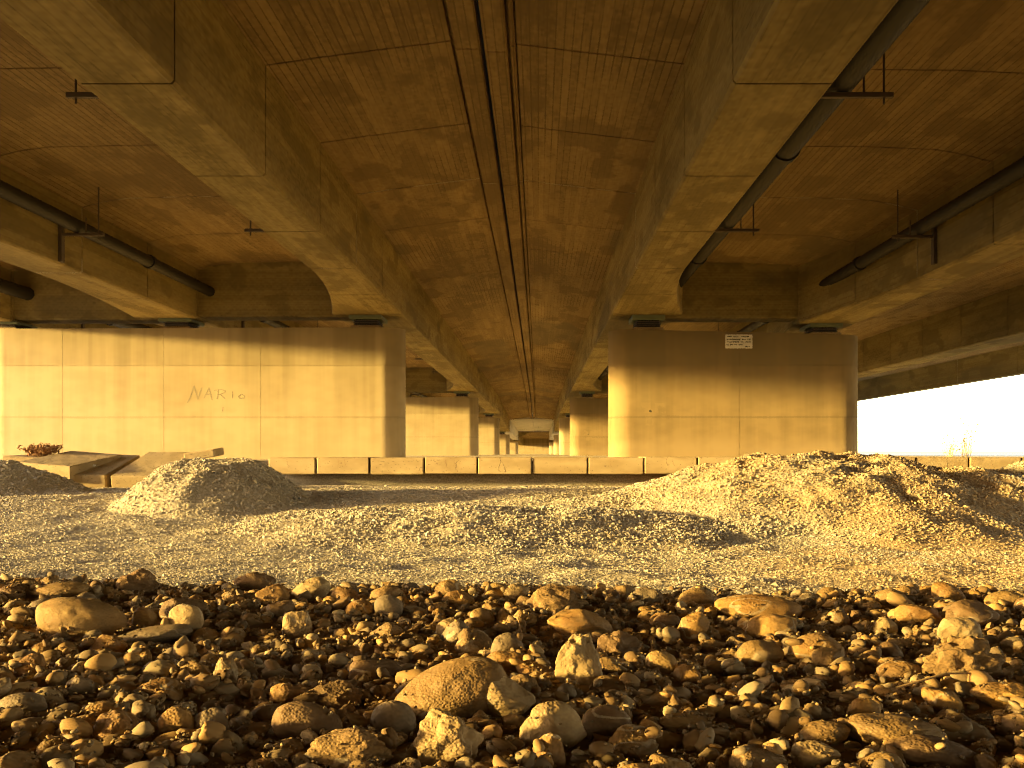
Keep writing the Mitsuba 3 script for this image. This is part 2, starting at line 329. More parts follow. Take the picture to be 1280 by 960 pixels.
# (u0, u1, v top, v bottom, kind, material, lean, label)
HERO = [
    (45, 157, 749, 798, 'round', 'tan_stone', 6, 'large smooth egg-shaped boulder at the left, biggest of the back rows'),
    (210, 255, 768, 801, 'round', 'pale_stone', 0, 'almost ball-shaped smooth pale stone right of the large egg-shaped boulder'),
    (140, 243, 788, 809, 'flat', 'grey_stone', -8, 'long thin pale flat stone lying below the ball-shaped stone'),
    (482, 638, 826, 906, 'round', 'tan_stone', -22, 'biggest boulder of the bank, sloping pitted dome at the bottom centre'),
    (588, 670, 849, 903, 'angular', 'pale_stone', 8, 'chunky pale stone with an edge on top, leaning on the right of the biggest boulder'),
    (463, 520, 878, 922, 'round', 'grey_stone', 0, 'smooth cone-shaped stone at the left foot of the biggest boulder'),
    (650, 734, 878, 942, 'angular', 'pale_stone', 10, 'smooth rounded triangular pale stone at the bottom, right of the centre'),
    (692, 752, 794, 858, 'jagged', 'pale_stone', -10, 'bright jagged upright rock with a rough broken face in the middle of the bank'),
    (340, 428, 880, 930, 'round', 'brown_stone', 4, 'dark brown smooth oval stone left of the biggest boulder'),
    (383, 492, 913, 962, 'jagged', 'rough_stone', -8, 'rough brown boulder cut by the bottom edge, left of the centre'),
    (518, 604, 893, 962, 'jagged', 'pale_stone', 6, 'pale craggy rock at the bottom edge in front of the biggest boulder'),
    (727, 790, 886, 930, 'round', 'brown_stone', 0, 'dark rounded stone in the shadow right of the triangular pale stone'),
    (985, 1057, 793, 832, 'round', 'ochre_stone', 6, 'big smooth oval stone, half lit and half in shade, right of the centre'),
    (918, 980, 802, 836, 'round', 'tan_stone', 4, 'smooth oval stone just left of the big half-lit oval stone'),
    (893, 1002, 747, 776, 'flat', 'ochre_stone', 0, 'long flat-topped slab of stone on the crest of the bank, right of the centre'),
    (847, 894, 736, 764, 'round', 'tan_stone', -8, 'rounded stone on the crest at the left end of the long slab'),
    (844, 887, 767, 805, 'angular', 'ochre_stone', 5, 'upright angular stone with a bright left face below the crest slab'),
    (931, 997, 771, 802, 'angular', 'ochre_stone', 0, 'wide angular stone with a split top below the crest slab'),
    (1148, 1254, 798, 858, 'clod', 'rough_stone', 0, 'dark crumbly clod of cemented pebbles at the right'),
    (1168, 1226, 773, 812, 'angular', 'pale_stone', 0, 'peaked pale stone standing behind the dark crumbly clod'),
    (1096, 1153, 830, 856, 'flat', 'ochre_stone', 0, 'smooth flat oval stone lying left of the dark crumbly clod'),
    (1056, 1182, 902, 943, 'flat', 'tan_stone', 8, 'wide flat wedge-shaped stone near the bottom right corner'),
    (998, 1062, 907, 934, 'flat', 'tan_stone', 0, 'smooth flat stone left of the wide wedge-shaped stone'),
    (1106, 1225, 926, 964, 'round', 'brown_stone', 10, 'rounded stone with a dark band cut by the bottom edge at the right'),
    (1058, 1102, 877, 907, 'round', 'ochre_stone', 0, 'small round stone behind the wide wedge-shaped stone'),
    (988, 1050, 930, 964, 'angular', 'pale_stone', -6, 'pale angular stone cut by the bottom edge, right of the centre'),
    (1163, 1207, 730, 757, 'angular', 'ochre_stone', 0, 'peaked stone standing up from the crest of the bank at the right'),
    (1094, 1132, 738, 758, 'round', 'tan_stone', 0, 'small dome-shaped stone on the crest at the right'),
    (1118, 1178, 758, 783, 'angular', 'ochre_stone', 10, 'sloping angular stone under the peaked crest stone'),
    (1180, 1250, 753, 787, 'angular', 'brown_stone', -4, 'large dark blocky stone below the crest at the right'),
    (821, 892, 899, 919, 'flat', 'tan_stone', 4, 'long thin rounded bar-shaped stone at the bottom, right of the centre'),
    (663, 707, 920, 964, 'angular', 'ochre_stone', 0, 'small pointed stone cut by the bottom edge below the triangular pale stone'),
    (198, 260, 749, 781, 'angular', 'brown_stone', 0, 'dark square-cut stone behind the ball-shaped stone'),
    (166, 198, 760, 788, 'angular', 'ochre_stone', 12, 'small pitted stone between the egg-shaped boulder and the square-cut stone'),
    (352, 390, 766, 802, 'angular', 'pale_stone', 0, 'rough knobbly upright stone in the back rows, left of the centre'),
    (320, 362, 731, 756, 'angular', 'ochre_stone', 6, 'bright angular stone on the crest, left of the leaning slab'),
    (364, 414, 721, 753, 'flat', 'pale_stone', -30, 'leaning pale slab on the crest left of the centre'),
    (140, 199, 714, 746, 'jagged', 'brown_stone', 0, 'tallest dark craggy stone on the crest at the left'),
    (288, 346, 716, 743, 'jagged', 'brown_stone', 0, 'dark rough stone on the crest left of the bright angular stone'),
    (42, 112, 732, 751, 'flat', 'tan_stone', -4, 'long flat stone on the crest at the far left'),
    (413, 449, 734, 758, 'round', 'ochre_stone', 15, 'small tilted rounded stone right of the leaning slab'),
    (468, 504, 746, 773, 'round', 'grey_stone', 0, 'grey rounded stone of the back rows at the left of the centre'),
    (97, 154, 883, 905, 'flat', 'ochre_stone', 0, 'pitted flat oval stone near the bottom left'),
    (197, 245, 887, 927, 'round', 'ochre_stone', 0, 'rounded broken cobble near the bottom left'),
    (238, 289, 888, 927, 'angular', 'grey_stone', 0, 'grey angular stone right of the rounded broken cobble'),
    (0, 60, 870, 894, 'flat', 'grey_stone', 0, 'grey flat stone at the left edge of the frame'),
    (683, 772, 767, 802, 'angular', 'ochre_stone', 6, 'wide slanting slab behind the bright jagged upright rock'),
    (745, 803, 789, 827, 'jagged', 'brown_stone', 0, 'rough dark stone right of the bright jagged upright rock'),
    (806, 847, 812, 844, 'round', 'tan_stone', 28, 'tilted flattish cobble right of the rough dark stone'),
    (655, 728, 734, 770, 'jagged', 'rough_stone', 0, 'broken rough rock on the crest right of the centre'),
    (613, 655, 793, 826, 'round', 'grey_stone', 0, 'grey rounded cobble above the biggest boulder'),
    (430, 502, 828, 857, 'angular', 'brown_stone', 0, 'blocky brown stone behind the left end of the biggest boulder'),
    (372, 455, 855, 892, 'jagged', 'rough_stone', -4, 'crumbly rough stone behind the dark smooth oval stone'),
    (335, 382, 857, 886, 'angular', 'ochre_stone', 0, 'angular ochre stone left of the crumbly rough stone'),
    (1215, 1290, 859, 890, 'angular', 'ochre_stone', 4, 'bright blocky stone at the right edge below the clod'),
    (267, 300, 823, 856, 'jagged', 'pale_stone', 0, 'small pitted upright stone left of the centre'),
    (543, 580, 722, 751, 'angular', 'tan_stone', 20, 'small pointed stone on the crest at the centre'),
    (1230, 1285, 742, 764, 'round', 'tan_stone', 0, 'rounded stone on the crest at the right edge'),
    (80, 118, 848, 872, 'angular', 'grey_stone', 0, 'small bright angular stone in the dark hollow at the left'),
    (815, 850, 768, 790, 'round', 'brown_stone', 0, 'brown cobble left of the upright angular stone'),
]
MATS = ['tan_stone', 'ochre_stone', 'grey_stone', 'pale_stone', 'brown_stone', 'rough_stone']
ALL = []          # x, y, rx, ry of the stones, so that they do not grow through each other
def stone(x, y, rx, ry, rz, kind, mat, yaw, lean, nod, sub, rng, sink):
    c = settle(x, y, rx, ry, rz, sink)
    if c is None: return None
    v, f = template(kind, sub, rng)
    v = v * [rx, ry, rz]
    v = v @ rot(yaw, nod, lean).T + [x, y, c]
    ALL.append((x, y, rx, ry))
    return put('river_stone', trimesh.Trimesh(v, f, process=False), mat, smooth=True)

NICK = ['the large egg-shaped boulder',
        'the ball-shaped stone',
        'the long pale flat stone',
        'the biggest boulder',
        'the chunky pale stone',
        'the cone-shaped stone',
        'the triangular pale stone',
        'the bright jagged rock',
        'the dark oval stone',
        'the rough brown boulder',
        'the pale craggy rock',
        'the dark rounded stone',
        'the half-lit oval stone',
        'the smooth oval stone',
        'the crest slab',
        'the rounded crest stone',
        'the upright bright-faced stone',
        'the split angular stone',
        'the crumbly clod',
        'the peaked pale stone',
        'the flat oval stone by the clod',
        'the wide wedge-shaped stone',
        'the smooth flat stone',
        'the dark-banded stone',
        'the small round stone',
        'the pale angular corner stone',
        'the peaked crest stone',
        'the dome-shaped crest stone',
        'the sloping angular stone',
        'the dark blocky stone',
        'the bar-shaped stone',
        'the small pointed stone',
        'the square-cut stone',
        'the small pitted stone',
        'the knobbly upright stone',
        'the bright angular crest stone',
        'the leaning pale slab',
        'the tallest dark crest stone',
        'the dark rough crest stone',
        'the long flat crest stone',
        'the small tilted stone',
        'the grey back-row stone',
        'the pitted flat stone',
        'the rounded broken cobble',
        'the grey angular stone',
        'the grey flat edge stone',
        'the wide slanting slab',
        'the rough dark stone',
        'the tilted flattish cobble',
        'the broken crest rock',
        'the grey rounded cobble',
        'the blocky brown stone',
        'the crumbly rough stone',
        'the angular ochre stone',
        'the bright blocky edge stone',
        'the small pitted upright stone',
        'the pointed crest stone',
        'the rounded edge crest stone',
        'the small bright angular stone',
        'the brown cobble']
SHORT = []
for u0, u1, vt, vb, kind, mat, lean, text in sorted(HERO, key=lambda h: h[3] - (h[1] - h[0]) * 0.3):
    x, y = on_bank((u0 + u1) / 2, vb - 2)
    s = y / 1240
    rx = (u1 - u0) / 2 * s
    ry = rx * (0.62 if kind != 'flat' else 0.7)
    y += ry * 0.75; x *= y / (y - ry * 0.75); rx *= y / (y - ry * 0.75)
    hgt = (vb - vt) * s
    la = math.radians(lean)
    rz = max(hgt * 0.62 - 0.25 * rx * abs(math.sin(la)), 0.012)
    k = stone(x, y, rx, ry, rz, kind, mat, 0.0, la, RNG.normal(0, 0.08), 4 if rx > 0.05 or kind in ('jagged', 'clod') else 3, RNG, 0.55)
    lab(k, text, 'stone', 'river stones on the bank')
    SHORT.append((*project(x, y, -0.6), NICK[HERO.index(next(h for h in HERO if h[7] == text))]))

def blocked(x, y, r, tol):
    return any(abs(x - a) < (r + rx) * tol and abs(y - b) < (r + ry) * tol and ((x - a) / (r + rx)) ** 2 + ((y - b) / (r + ry)) ** 2 < tol * tol for a, b, rx, ry in ALL)
KINDW = {'round': 'rounded', 'flat': 'flat', 'angular': 'angular'}
MATW = {'tan_stone': 'tan', 'ochre_stone': 'ochre', 'grey_stone': 'grey', 'pale_stone': 'pale', 'brown_stone': 'brown', 'rough_stone': 'rough'}
made, tries, SMALL = 0, 0, []
want = 300 - len(HERO)
radii = np.sort(0.032 + 0.040 * RNG.random(want * 3) ** 2.0)[::-1]
while made < want and tries < 9000:
    r = radii[min(made * 3, len(radii) - 1)]
    tries += 1
    y = RNG.uniform(1.75, 4.75) if tries % 3 else RNG.uniform(3.6, 4.75)
    x = RNG.uniform(-0.57 * y - 0.05, 0.53 * y + 0.05)
    if blocked(x, y, r, 0.8): continue
    kind = RNG.choice(['round', 'flat', 'angular'], p=[0.3, 0.2, 0.5])
    mat = RNG.choice(MATS, p=[0.28, 0.24, 0.14, 0.12, 0.14, 0.08])
    rz = r * (RNG.uniform(0.55, 0.85) if kind != 'flat' else RNG.uniform(0.3, 0.42))
    k = stone(x, y, r, r * RNG.uniform(0.68, 0.95), rz, kind, mat, RNG.uniform(0, 6.28), RNG.normal(0, 0.16), RNG.normal(0, 0.16), 3, RNG, 0.22)
    if k is None: continue
    made += 1
    SMALL.append((k, x, y, MATW[mat], KINDW[kind]))
NAMED = {}
for k, x, y, m_, k_ in SMALL:          # each is named by the big stone next to it
    u, v = project(x, y, -0.6)
    hu, hv, short = min(SHORT, key=lambda h: (h[0] - u) ** 2 + (2.2 * (h[1] - v)) ** 2)
    du, dv = u - hu, 2.2 * (v - hv)
    way = ('left of' if du < 0 else 'right of') if abs(du) > abs(dv) else ('in front of' if dv > 0 else 'behind')
    NAMED.setdefault((m_, k_, way, short), []).append((math.hypot(du, dv), k))
for (m_, k_, way, short), found in NAMED.items():
    for j, (d, k) in enumerate(sorted(found)):
        lab(k, f'small {m_} {k_} cobble {("just ", "farther ", "well ")[min(j, 2)]}{way} {short}', 'stone', 'small cobbles on the bank')

def scatter(pts, rad, tem, rng, flat=(0.55, 0.9)):
    """Many small stones as one mesh, one tone for each; pts (n, 3)."""
    n = len(pts)
    which = rng.integers(0, len(tem), n)
    vs, fs, cs, at = [], [], [], 0
    for t, (tv, tf) in enumerate(tem):
        idx = np.nonzero(which == t)[0]
        if not len(idx): continue
        k = len(idx)
        sc = np.stack([rng.uniform(1.0, 1.35, k), rng.uniform(0.55, 0.95, k), rng.uniform(*flat, k)], 1) * rad[idx, None]
        v = tv[None] * sc[:, None, :]
        yaw, nod, lean = rng.uniform(0, 6.28, k), rng.normal(0, 0.35, k), rng.normal(0, 0.35, k)
        c, s = np.cos(yaw)[:, None], np.sin(yaw)[:, None]
        v = np.stack([c * v[..., 0] - s * v[..., 1], s * v[..., 0] + c * v[..., 1], v[..., 2]], -1)
        c, s = np.cos(nod)[:, None], np.sin(nod)[:, None]
        v = np.stack([v[..., 0], c * v[..., 1] - s * v[..., 2], s * v[..., 1] + c * v[..., 2]], -1)
        c, s = np.cos(lean)[:, None], np.sin(lean)[:, None]
        v = np.stack([c * v[..., 0] + s * v[..., 2], v[..., 1], -s * v[..., 0] + c * v[..., 2]], -1)
        vs.append((v + pts[idx][:, None, :]).reshape(-1, 3))
        fs.append((tf[None] + (np.arange(k) * len(tv))[:, None, None] + at).reshape(-1, 3))
        tone = PALETTE[rng.integers(0, len(PALETTE), k)] * rng.uniform(0.75, 1.25, (k, 1))
        cs.append(np.repeat(tone, len(tv), axis=0))
        at += k * len(tv)
    return trimesh.Trimesh(np.vstack(vs), np.vstack(fs), process=False), np.clip(np.vstack(cs), 0, 0.8)
PALETTE = np.array([(0.27, 0.175, 0.07), (0.30, 0.18, 0.062), (0.21, 0.155, 0.085), (0.31, 0.23, 0.12), (0.155, 0.095, 0.037), (0.22, 0.135, 0.052), (0.18, 0.125, 0.06)])

P, Rr = [], []
for i in range(3000):          # middle-sized broken stones, under the pebbles
    y = RNG.uniform(1.7, 4.9) if i % 30 else RNG.uniform(4.9, 5.9)
    x = RNG.uniform(-0.62 * y - 0.2, 0.56 * y + 0.2)
    r = 0.018 + 0.026 * RNG.random() ** 1.6
    if blocked(x, y, r, 0.8): continue
    c = settle(x, y, r, r * 0.8, r * 0.65, 0.2, 0.06)
    if c is not None:
        P.append((x, y, c)); Rr.append(r)
P, Rr = np.array(P), np.array(Rr)
MIDM, MIDC = [], []
for sub, sel in ((2, Rr > 0.033), (1, Rr <= 0.033)):
    tem = [template(k, sub, RNG) for k in ('round', 'flat', 'angular', 'angular', 'angular', 'jagged', 'jagged')]
    a_, b_ = scatter(P[sel], Rr[sel], tem, RNG, (0.45, 0.85))
    MIDM.append(a_); MIDC.append(b_)
P, Rr = [], []
for i in range(6500):
    f = RNG.random()
    y = 1.55 + 3.6 * f ** 0.9 + (RNG.random() < 0.06) * RNG.random() * 0.9
    x = RNG.uniform(-0.66 * y - 0.25, 0.58 * y + 0.2)
    r = 0.004 + 0.022 * RNG.random() ** 2.4 + 0.001 * y
    c = settle(x, y, r, r * 0.8, r * 0.7, 0.35, 0.03 if RNG.random() < 0.93 else 0.06)
    if c is None: continue
    P.append((x, y, c)); Rr.append(r)
tem = [template(k, 1, RNG) for k in ('round', 'flat', 'flat', 'angular', 'angular', 'angular', 'jagged', 'jagged')]
m, col = scatter(np.array(P), np.array(Rr), tem, RNG, (0.4, 0.8))
# grit: small angular grains lodged between and on the stones, later also the gravel of the flat
def grain(rng):
    a = np.arange(4) * np.pi / 2 + rng.uniform(-0.4, 0.4, 4)
    b = a + rng.uniform(-0.3, 0.3)
    q, w = rng.uniform(0.85, 1.15, 4), rng.uniform(0.45, 0.8, 4)
    low = np.stack([np.cos(a) * q, np.sin(a) * q, rng.uniform(-0.5, -0.1, 4)], 1)
    top = np.stack([np.cos(b) * w, np.sin(b) * w, rng.uniform(0.4, 0.85, 4)], 1)
    f = []
    for i in range(4):
        j = (i + 1) % 4
        f += [(i, j, 4 + j), (i, 4 + j, 4 + i)]
    return np.vstack([low, top]), np.array(f + [(4, 5, 6), (4, 6, 7)])
grains = [grain(RNG) for _ in range(8)]
gy = 1.6 + 3.7 * RNG.random(32000)
gx = RNG.uniform(-0.64, 0.57, 32000) * gy + RNG.uniform(-0.2, 0.2, 32000)
gz = HM[np.clip(((gy - GY0) / GS).astype(int), 0, HM.shape[0] - 1), np.clip(((gx - GX0) / GS).astype(int), 0, HM.shape[1] - 1)]
keep = gz - ground_z(gx, gy) < RNG.choice([0.035, 0.075], 32000, p=[0.75, 0.25])
gr = RNG.uniform(0.0028, 0.0075, 32000) * (0.7 + 0.12 * gy)
gm, gc = scatter(np.stack([gx, gy, gz + 0.1 * gr], 1)[keep], gr[keep], grains, RNG, (0.6, 1.0))
MIDM.append(gm); MIDC.append(gc * 0.9)
m, col = trimesh.util.concatenate(MIDM + [m]), np.vstack(MIDC + [col])
put('pebbles', m, 'grain_stone', smooth=True, color=col)
lab('pebbles', 'loose small pebbles and grit filling the gaps between the river stones', 'pebbles', kind='stuff')

n = 112000
gy = 4.55 + 10.5 * RNG.random(n) ** 1.2
gx = RNG.uniform(-0.60, 0.555, n) * gy + RNG.uniform(-0.4, 0.4, n)
hs = np.array([mound_h(i, gx, gy) for i in range(len(MOUNDS))])
best, who = hs.max(0), hs.argmax(0)
gr = (0.0055 + 0.009 * RNG.random(n) ** 2.5 + 0.0012 * (gy - 5)) * np.where(RNG.random(n) < 0.03, 1.8, 1)
gp = np.stack([gx, gy, ground_z(gx, gy) + np.maximum(best, 0) + gr * np.where(best > 0.03, 0.05, -0.28)], 1)
PALETTE = np.array([(0.46, 0.40, 0.295), (0.42, 0.36, 0.265), (0.36, 0.32, 0.25), (0.53, 0.465, 0.345), (0.38, 0.35, 0.30), (0.47, 0.385, 0.245), (0.30, 0.265, 0.21)])
for i in range(-1, len(MOUNDS)):
    sel = (best <= 0.03) if i < 0 else ((best > 0.03) & (who == i))
    m, col = scatter(gp[sel], gr[sel], grains, RNG, (0.6, 1.0))
    vx, vy = m.vertices[:, 0], m.vertices[:, 1]      # towards the right the gravel is mixed with golden clay
    clay = step(-0.3, 2.6, vx) * step(-0.16, 0.14, n2(vx, vy, 0.9, 77))
    col = col * (1 - clay[:, None] * np.array([0.02, 0.16, 0.36]))
    if i < 0:
        put('gravel', m, 'grain_stone', color=col)
        lab('gravel', 'loose sunlit gravel covering the flat ground between the stony bank and the blocks', 'gravel', kind='stuff')
    else:
        k = MKEY[i] + '__gravel'
        scene[k] = mikit.ply(m, 'grain_stone', color=col)
        labels[k] = {'kind': 'stuff'}

# ------------------------------------------------------------------ the bridge
SPAN = 25.0
PIER_Y = [-4.55, 20.45, 45.45, 70.45, 95.45, 135.45]
def drop(y):
    return np.interp(y, [70, 95, 135, 175], [0, 0.75, 1.05, 1.35])
def lower(m):
    v = np.array(m.vertices)
    v[:, 2] -= drop(v[:, 1])
    m.vertices = v
    return m
def cuts(y0, y1):
    """Where the formwork joints are: every 2.5 m where they can be told apart, every 12.5 m elsewhere."""
    c = list(np.arange(-30, 0, 12.5)) + list(np.arange(-5, 45.01, 2.5)) + list(np.arange(57.5, 96, 12.5))
    return [q for q in c if y0 - 0.01 <= q <= y1 + 0.01]
def haunch(y):
    """0 along the span, 1 at a pier: how far the end of a girder has widened."""
    d = np.min([abs(y - p) for p in PIER_Y])
    t = np.clip((5.3 - d) / 5.0, 0, 1)
    return t ** 1.6

def girder(deck, x0, x1, zb, zt, wide, side, name='girder', ys=None):
    """A beam of segments with V-joints; at the piers its bottom flares by wide towards side."""
    g = num(deck + '__' + name)
    ys = ys or cuts(-30, 96)
    for a, b in zip(ys[:-1], ys[1:]):
        st = np.unique(np.concatenate([[a, a + 0.012, a + 0.013, b - 0.013, b - 0.012, b], np.arange(a + 0.5, b - 0.2, 0.5)]))
        rings = []
        for y in st:
            e = 0.035 if min(y - a, b - y) < 0.0125 else 0.0
            h = haunch(y) * wide
            l, r = (x0 - (h if side < 0 else 0) + e, x1 + (h if side > 0 else 0) - e)
            z0 = zb + e
            c = 0.025
            rings.append(np.array([(l, y, zt), (l, y, z0 + c), (l + c, y, z0), (r - c, y, z0), (r, y, z0 + c), (r, y, zt)]))
        put(g + '__segment', lower(loft(rings)), 'girder_concrete')
    return g

def panels(deck, prof, mat='soffit_concrete', ys=None, name='soffit'):
    """Soffit panels between the joints; prof: list of (x, z) of the underside from left to right."""
    s = num(deck + '__' + name)
    ys = ys or cuts(-30, 96)
    for a, b in zip(ys[:-1], ys[1:]):
        g = 0.013
        rings = []
        for y, e in ((a + g, 0.006), (a + g + 0.006, 0), (b - g - 0.006, 0), (b - g, 0.006)):
            low = [(x, y, z + e) for x, z in prof]
            top = [(x, y, z + 0.09) for x, z in prof[::-1]]
            rings.append(np.array(low + top))
        k, n = len(rings[0]), len(rings)
        v = np.vstack(rings); f = []
        for i in range(n - 1):
            for j in range(k):
                p, q = i * k + j, i * k + (j + 1) % k
                f += [(p, p + k, q + k), (p, q + k, q)]
        h = k // 2
        for j in range(h - 1):
            p, q = j, k - 1 - j
            f += [(p, p + 1, q - 1), (p, q - 1, q)]
            o = (n - 1) * k
            f += [(o + p, o + q - 1, o + p + 1), (o + p, o + q, o + q - 1)]
        m = trimesh.Trimesh(v, np.array(f), process=False)
        if m.volume < 0: m.invert()
        put(s + '__panel', lower(m), mat)
    return s

def body(deck, prof, mat='soffit_concrete', y0=-30.0, y1=95.45):
    """The slab itself, above the panels: its underside lies in the joints."""
    st = [y0, 0, 30, 70, y1] if y0 < 0 else [y0, y1]
    rings = []
    for y in st:
        rings.append(np.array([(x, y, z + 0.065) for x, z in prof] + [(x, y, 4.55 - 0.02 * abs(x)) for x, z in prof[::-1]]))
    put(deck + '__slab', lower(loft(rings)), mat)

def edge_beam(deck, x0, x1, z0, z1, mat='soffit_concrete', seg=5.0, y0=-30.0, y1=95.0):
    y = y0
    while y < y1 - 0.1:
        b = min(y + seg, y1)
        put(deck + '__edge_beam', lower(box(x0, x1, y + 0.006, b - 0.006, z0, z1, 0.012)), mat)
        y = b

def diaphragm(deck, x0, x1, zb, zt, ys):
    for y in ys:
        put(deck + '__cross_beam', lower(box(x0, x1, y - 0.33, y + 0.33, zb, zt, 0.02)), 'girder_concrete')

def pipe_run(deck, x, z, r, web, ys):
    for a, b in ys:
        p = put(deck + '__drain_pipe', tube([(x, q, z) for q in np.linspace(a, b, 8)] , r, 20), 'dark_pipe', smooth=50)
        for y in np.arange(b - 3.2, a, -6.0):
            put(p + '__coupling', rod((x, y - 0.07, z), (x, y + 0.07, z), r + 0.018, 20), 'dark_pipe', smooth=50)
        for y in np.arange(b - 5.9, a, -5.4):
            d = 1 if x > web else -1
            tip = x + d * (r + 0.30)
            parts = [box(min(web, tip), max(web, tip), y - 0.025, y + 0.025, z - r - 0.045, z - r - 0.002),
                     rod((tip - d * 0.08, y, z - r - 0.10), (tip - d * 0.08, y, 3.90), 0.010),
                     rod((tip - d * 0.26, y, z - r - 0.01), (tip - d * 0.26, y, z - r + 0.22), 0.010),
                     box(min(web, web + d * 0.05), max(web, web + d * 0.05), y - 0.05, y + 0.05, z - r - (0.42 if r < 0.14 else 0.2), z - r + 0.22)]
            put(p + '__bracket', trimesh.util.concatenate(parts), 'steel')

FULL = [(-4.3, 20.2), (20.7, 45.2), (45.7, 70.2)]
# left deck: three girders, wide edge towards the sun
D = num('bridge_deck')
L = dict(deck=D)
prof_all = [(-13.4, 3.86), (-11.36, 3.80), (-7.6, 3.86), (-3.48, 3.90), (-2.75, 3.90), (-0.86, 4.15), (-0.60, 4.15)]
body(D, prof_all)
panels(D, [(-2.77, 3.90), (-2.2, 3.985), (-1.5, 4.075), (-0.885, 4.15)])
panels(D, [(-6.93, 3.70), (-6.55, 3.80), (-6.2, 3.85), (-5.2, 3.875), (-3.46, 3.89)])
panels(D, [(-10.65, 3.68), (-10.3, 3.77), (-9.9, 3.82), (-9.0, 3.845), (-7.60, 3.855)])
panels(D, [(-13.0, 3.90), (-12.2, 3.86), (-11.34, 3.78)])
girder(D, -3.48, -2.75, 2.79, 4.2, 0.72, -1)
girder(D, -7.63, -6.90, 2.72, 4.2, 0.55, -1)
girder(D, -11.36, -10.63, 2.65, 4.2, 0.55, -1)
edge_beam(D, -0.86 + 0.02, -0.59, 4.07, 4.70)
edge_beam(D, -13.45, -13.1, 3.45, 4.75)
diaphragm(D, -6.95, -3.40, 2.765, 4.1, PIER_Y[:5])
diaphragm(D, -10.70, -7.55, 2.70, 4.1, PIER_Y[:5])
pipe_run(D, -6.66, 3.27, 0.10, -6.90, FULL)
pipe_run(D, -3.78, 3.38, 0.15, -3.48, FULL)
pipe_run(D, -10.35, 3.22, 0.13, -10.63, FULL[:2])
lab(D, 'left concrete bridge deck overhead, three girders and a ribbed soffit, above the long pier', 'bridge deck')

# right deck: two girders
D = num('bridge_deck')
prof_all = [(-0.53, 4.15), (-0.20, 4.12), (1.47, 3.93), (2.24, 3.90), (5.73, 3.84), (6.45, 3.82), (8.55, 3.80)]
body(D, prof_all)
panels(D, [(-0.215, 4.12), (0.3, 4.055), (0.9, 3.985), (1.49, 3.915)])
panels(D, [(2.22, 3.87), (4.2, 3.855), (5.0, 3.82), (5.35, 3.76), (5.75, 3.66)])
panels(D, [(6.43, 3.74), (7.3, 3.76), (8.2, 3.78)])
girder(D, 1.47, 2.24, 2.79, 4.2, 0.70, 1)
girder(D, 5.73, 6.45, 2.62, 4.2, 0.48, -1)
edge_beam(D, -0.54, -0.315, 4.04, 4.70)
edge_beam(D, -0.29, -0.235, 4.10, 4.60)
edge_beam(D, 8.22, 8.53, 3.70, 4.6)
diaphragm(D, 2.2, 5.80, 2.735, 4.1, PIER_Y[:5])
pipe_run(D, 2.73, 3.38, 0.15, 2.24, FULL)
pipe_run(D, 5.50, 3.24, 0.10, 5.73, FULL)
lab(D, 'middle concrete bridge deck overhead, two girders, above the short right pier with the notice', 'bridge deck')

# outer right deck: one girder and a tall edge panel
D = num('bridge_deck')
prof_all = [(8.6, 3.80), (10.65, 3.75), (11.40, 3.75), (16.9, 3.78)]
body(D, prof_all)
panels(D, [(8.9, 3.765), (9.8, 3.74), (10.67, 3.71)])
panels(D, [(11.38, 3.71), (13.2, 3.74), (15.0, 3.75), (16.88, 3.76)])
girder(D, 10.65, 11.40, 2.65, 4.1, 0.5, 1)
edge_beam(D, 8.58, 8.88, 3.69, 4.6)
edge_beam(D, 16.9, 17.2, 2.78, 4.9, 'girder_concrete', 5.0)
lab(D, 'outer right bridge deck with one girder and a tall edge panel against the sky', 'bridge deck')

# the far span, its brighter light painted into the colour, and the dark crossing behind it
D = num('distant_bridge_deck')
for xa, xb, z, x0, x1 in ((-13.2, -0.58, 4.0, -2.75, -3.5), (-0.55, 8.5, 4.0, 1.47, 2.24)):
    put(D + '__slab', lower(loft([np.array([(xa, y, z), (xb, y, z), (xb, y, z + 0.5), (xa, y, z + 0.5)]) for y in (95.5, 135)])), 'light_painted_concrete')
    put(D + '__girder', lower(loft([np.array([(min(x0, x1), y, 2.8), (max(x0, x1), y, 2.8), (max(x0, x1), y, 4.1), (min(x0, x1), y, 4.1)]) for y in (95.5, 135)])), 'light_painted_concrete')
put(D + '__girder', lower(box(-7.6, -6.9, 95.5, 135, 2.75, 4.1)), 'light_painted_concrete')
put(D + '__girder', lower(box(5.7, 6.45, 95.5, 135, 2.65, 4.1)), 'light_painted_concrete')
lab(D, 'bridge span far off in the middle, its brighter light painted pale, beyond the brown decks', 'bridge deck')
D = num('distant_bridge_deck')
put(D + '__slab', lower(box(-16, 16, 135.3, 176, 3.9, 4.5)), 'soffit_concrete')
arch = [(-2.7, 3.2)] + [(-2.7 + 5.4 * t, 3.2 + 0.75 * math.sin(math.pi * t)) for t in np.linspace(0.05, 0.95, 12)] + [(2.7, 3.2)]
ring = [(x, z) for x, z in arch] + [(2.7, 4.3), (-2.7, 4.3)]
from shapely.geometry import Polygon
am = trimesh.creation.extrude_polygon(Polygon(ring), 1.0, engine='earcut')
am.apply_transform(np.array([[1, 0, 0, 0], [0, 0, -1, 137.0], [0, 1, 0, 0], [0, 0, 0, 1.0]]))
put(D + '__arched_beam', lower(am), 'girder_concrete')
for x in (-3.4, 2.7):
    put(D + '__girder', lower(box(x, x + 0.7, 135.3, 176, 2.7, 4.0)), 'girder_concrete')
lab(D, 'darkest farthest bridge deck with an arched beam, beyond the pale span', 'bridge deck')
put('abutment_wall', lower(box(-24, 24, 176, 177.5, -1.0, 5.4)), 'pier_concrete')
lab('abutment_wall', 'brown wall closing the view at the far end under the bridges', 'wall')

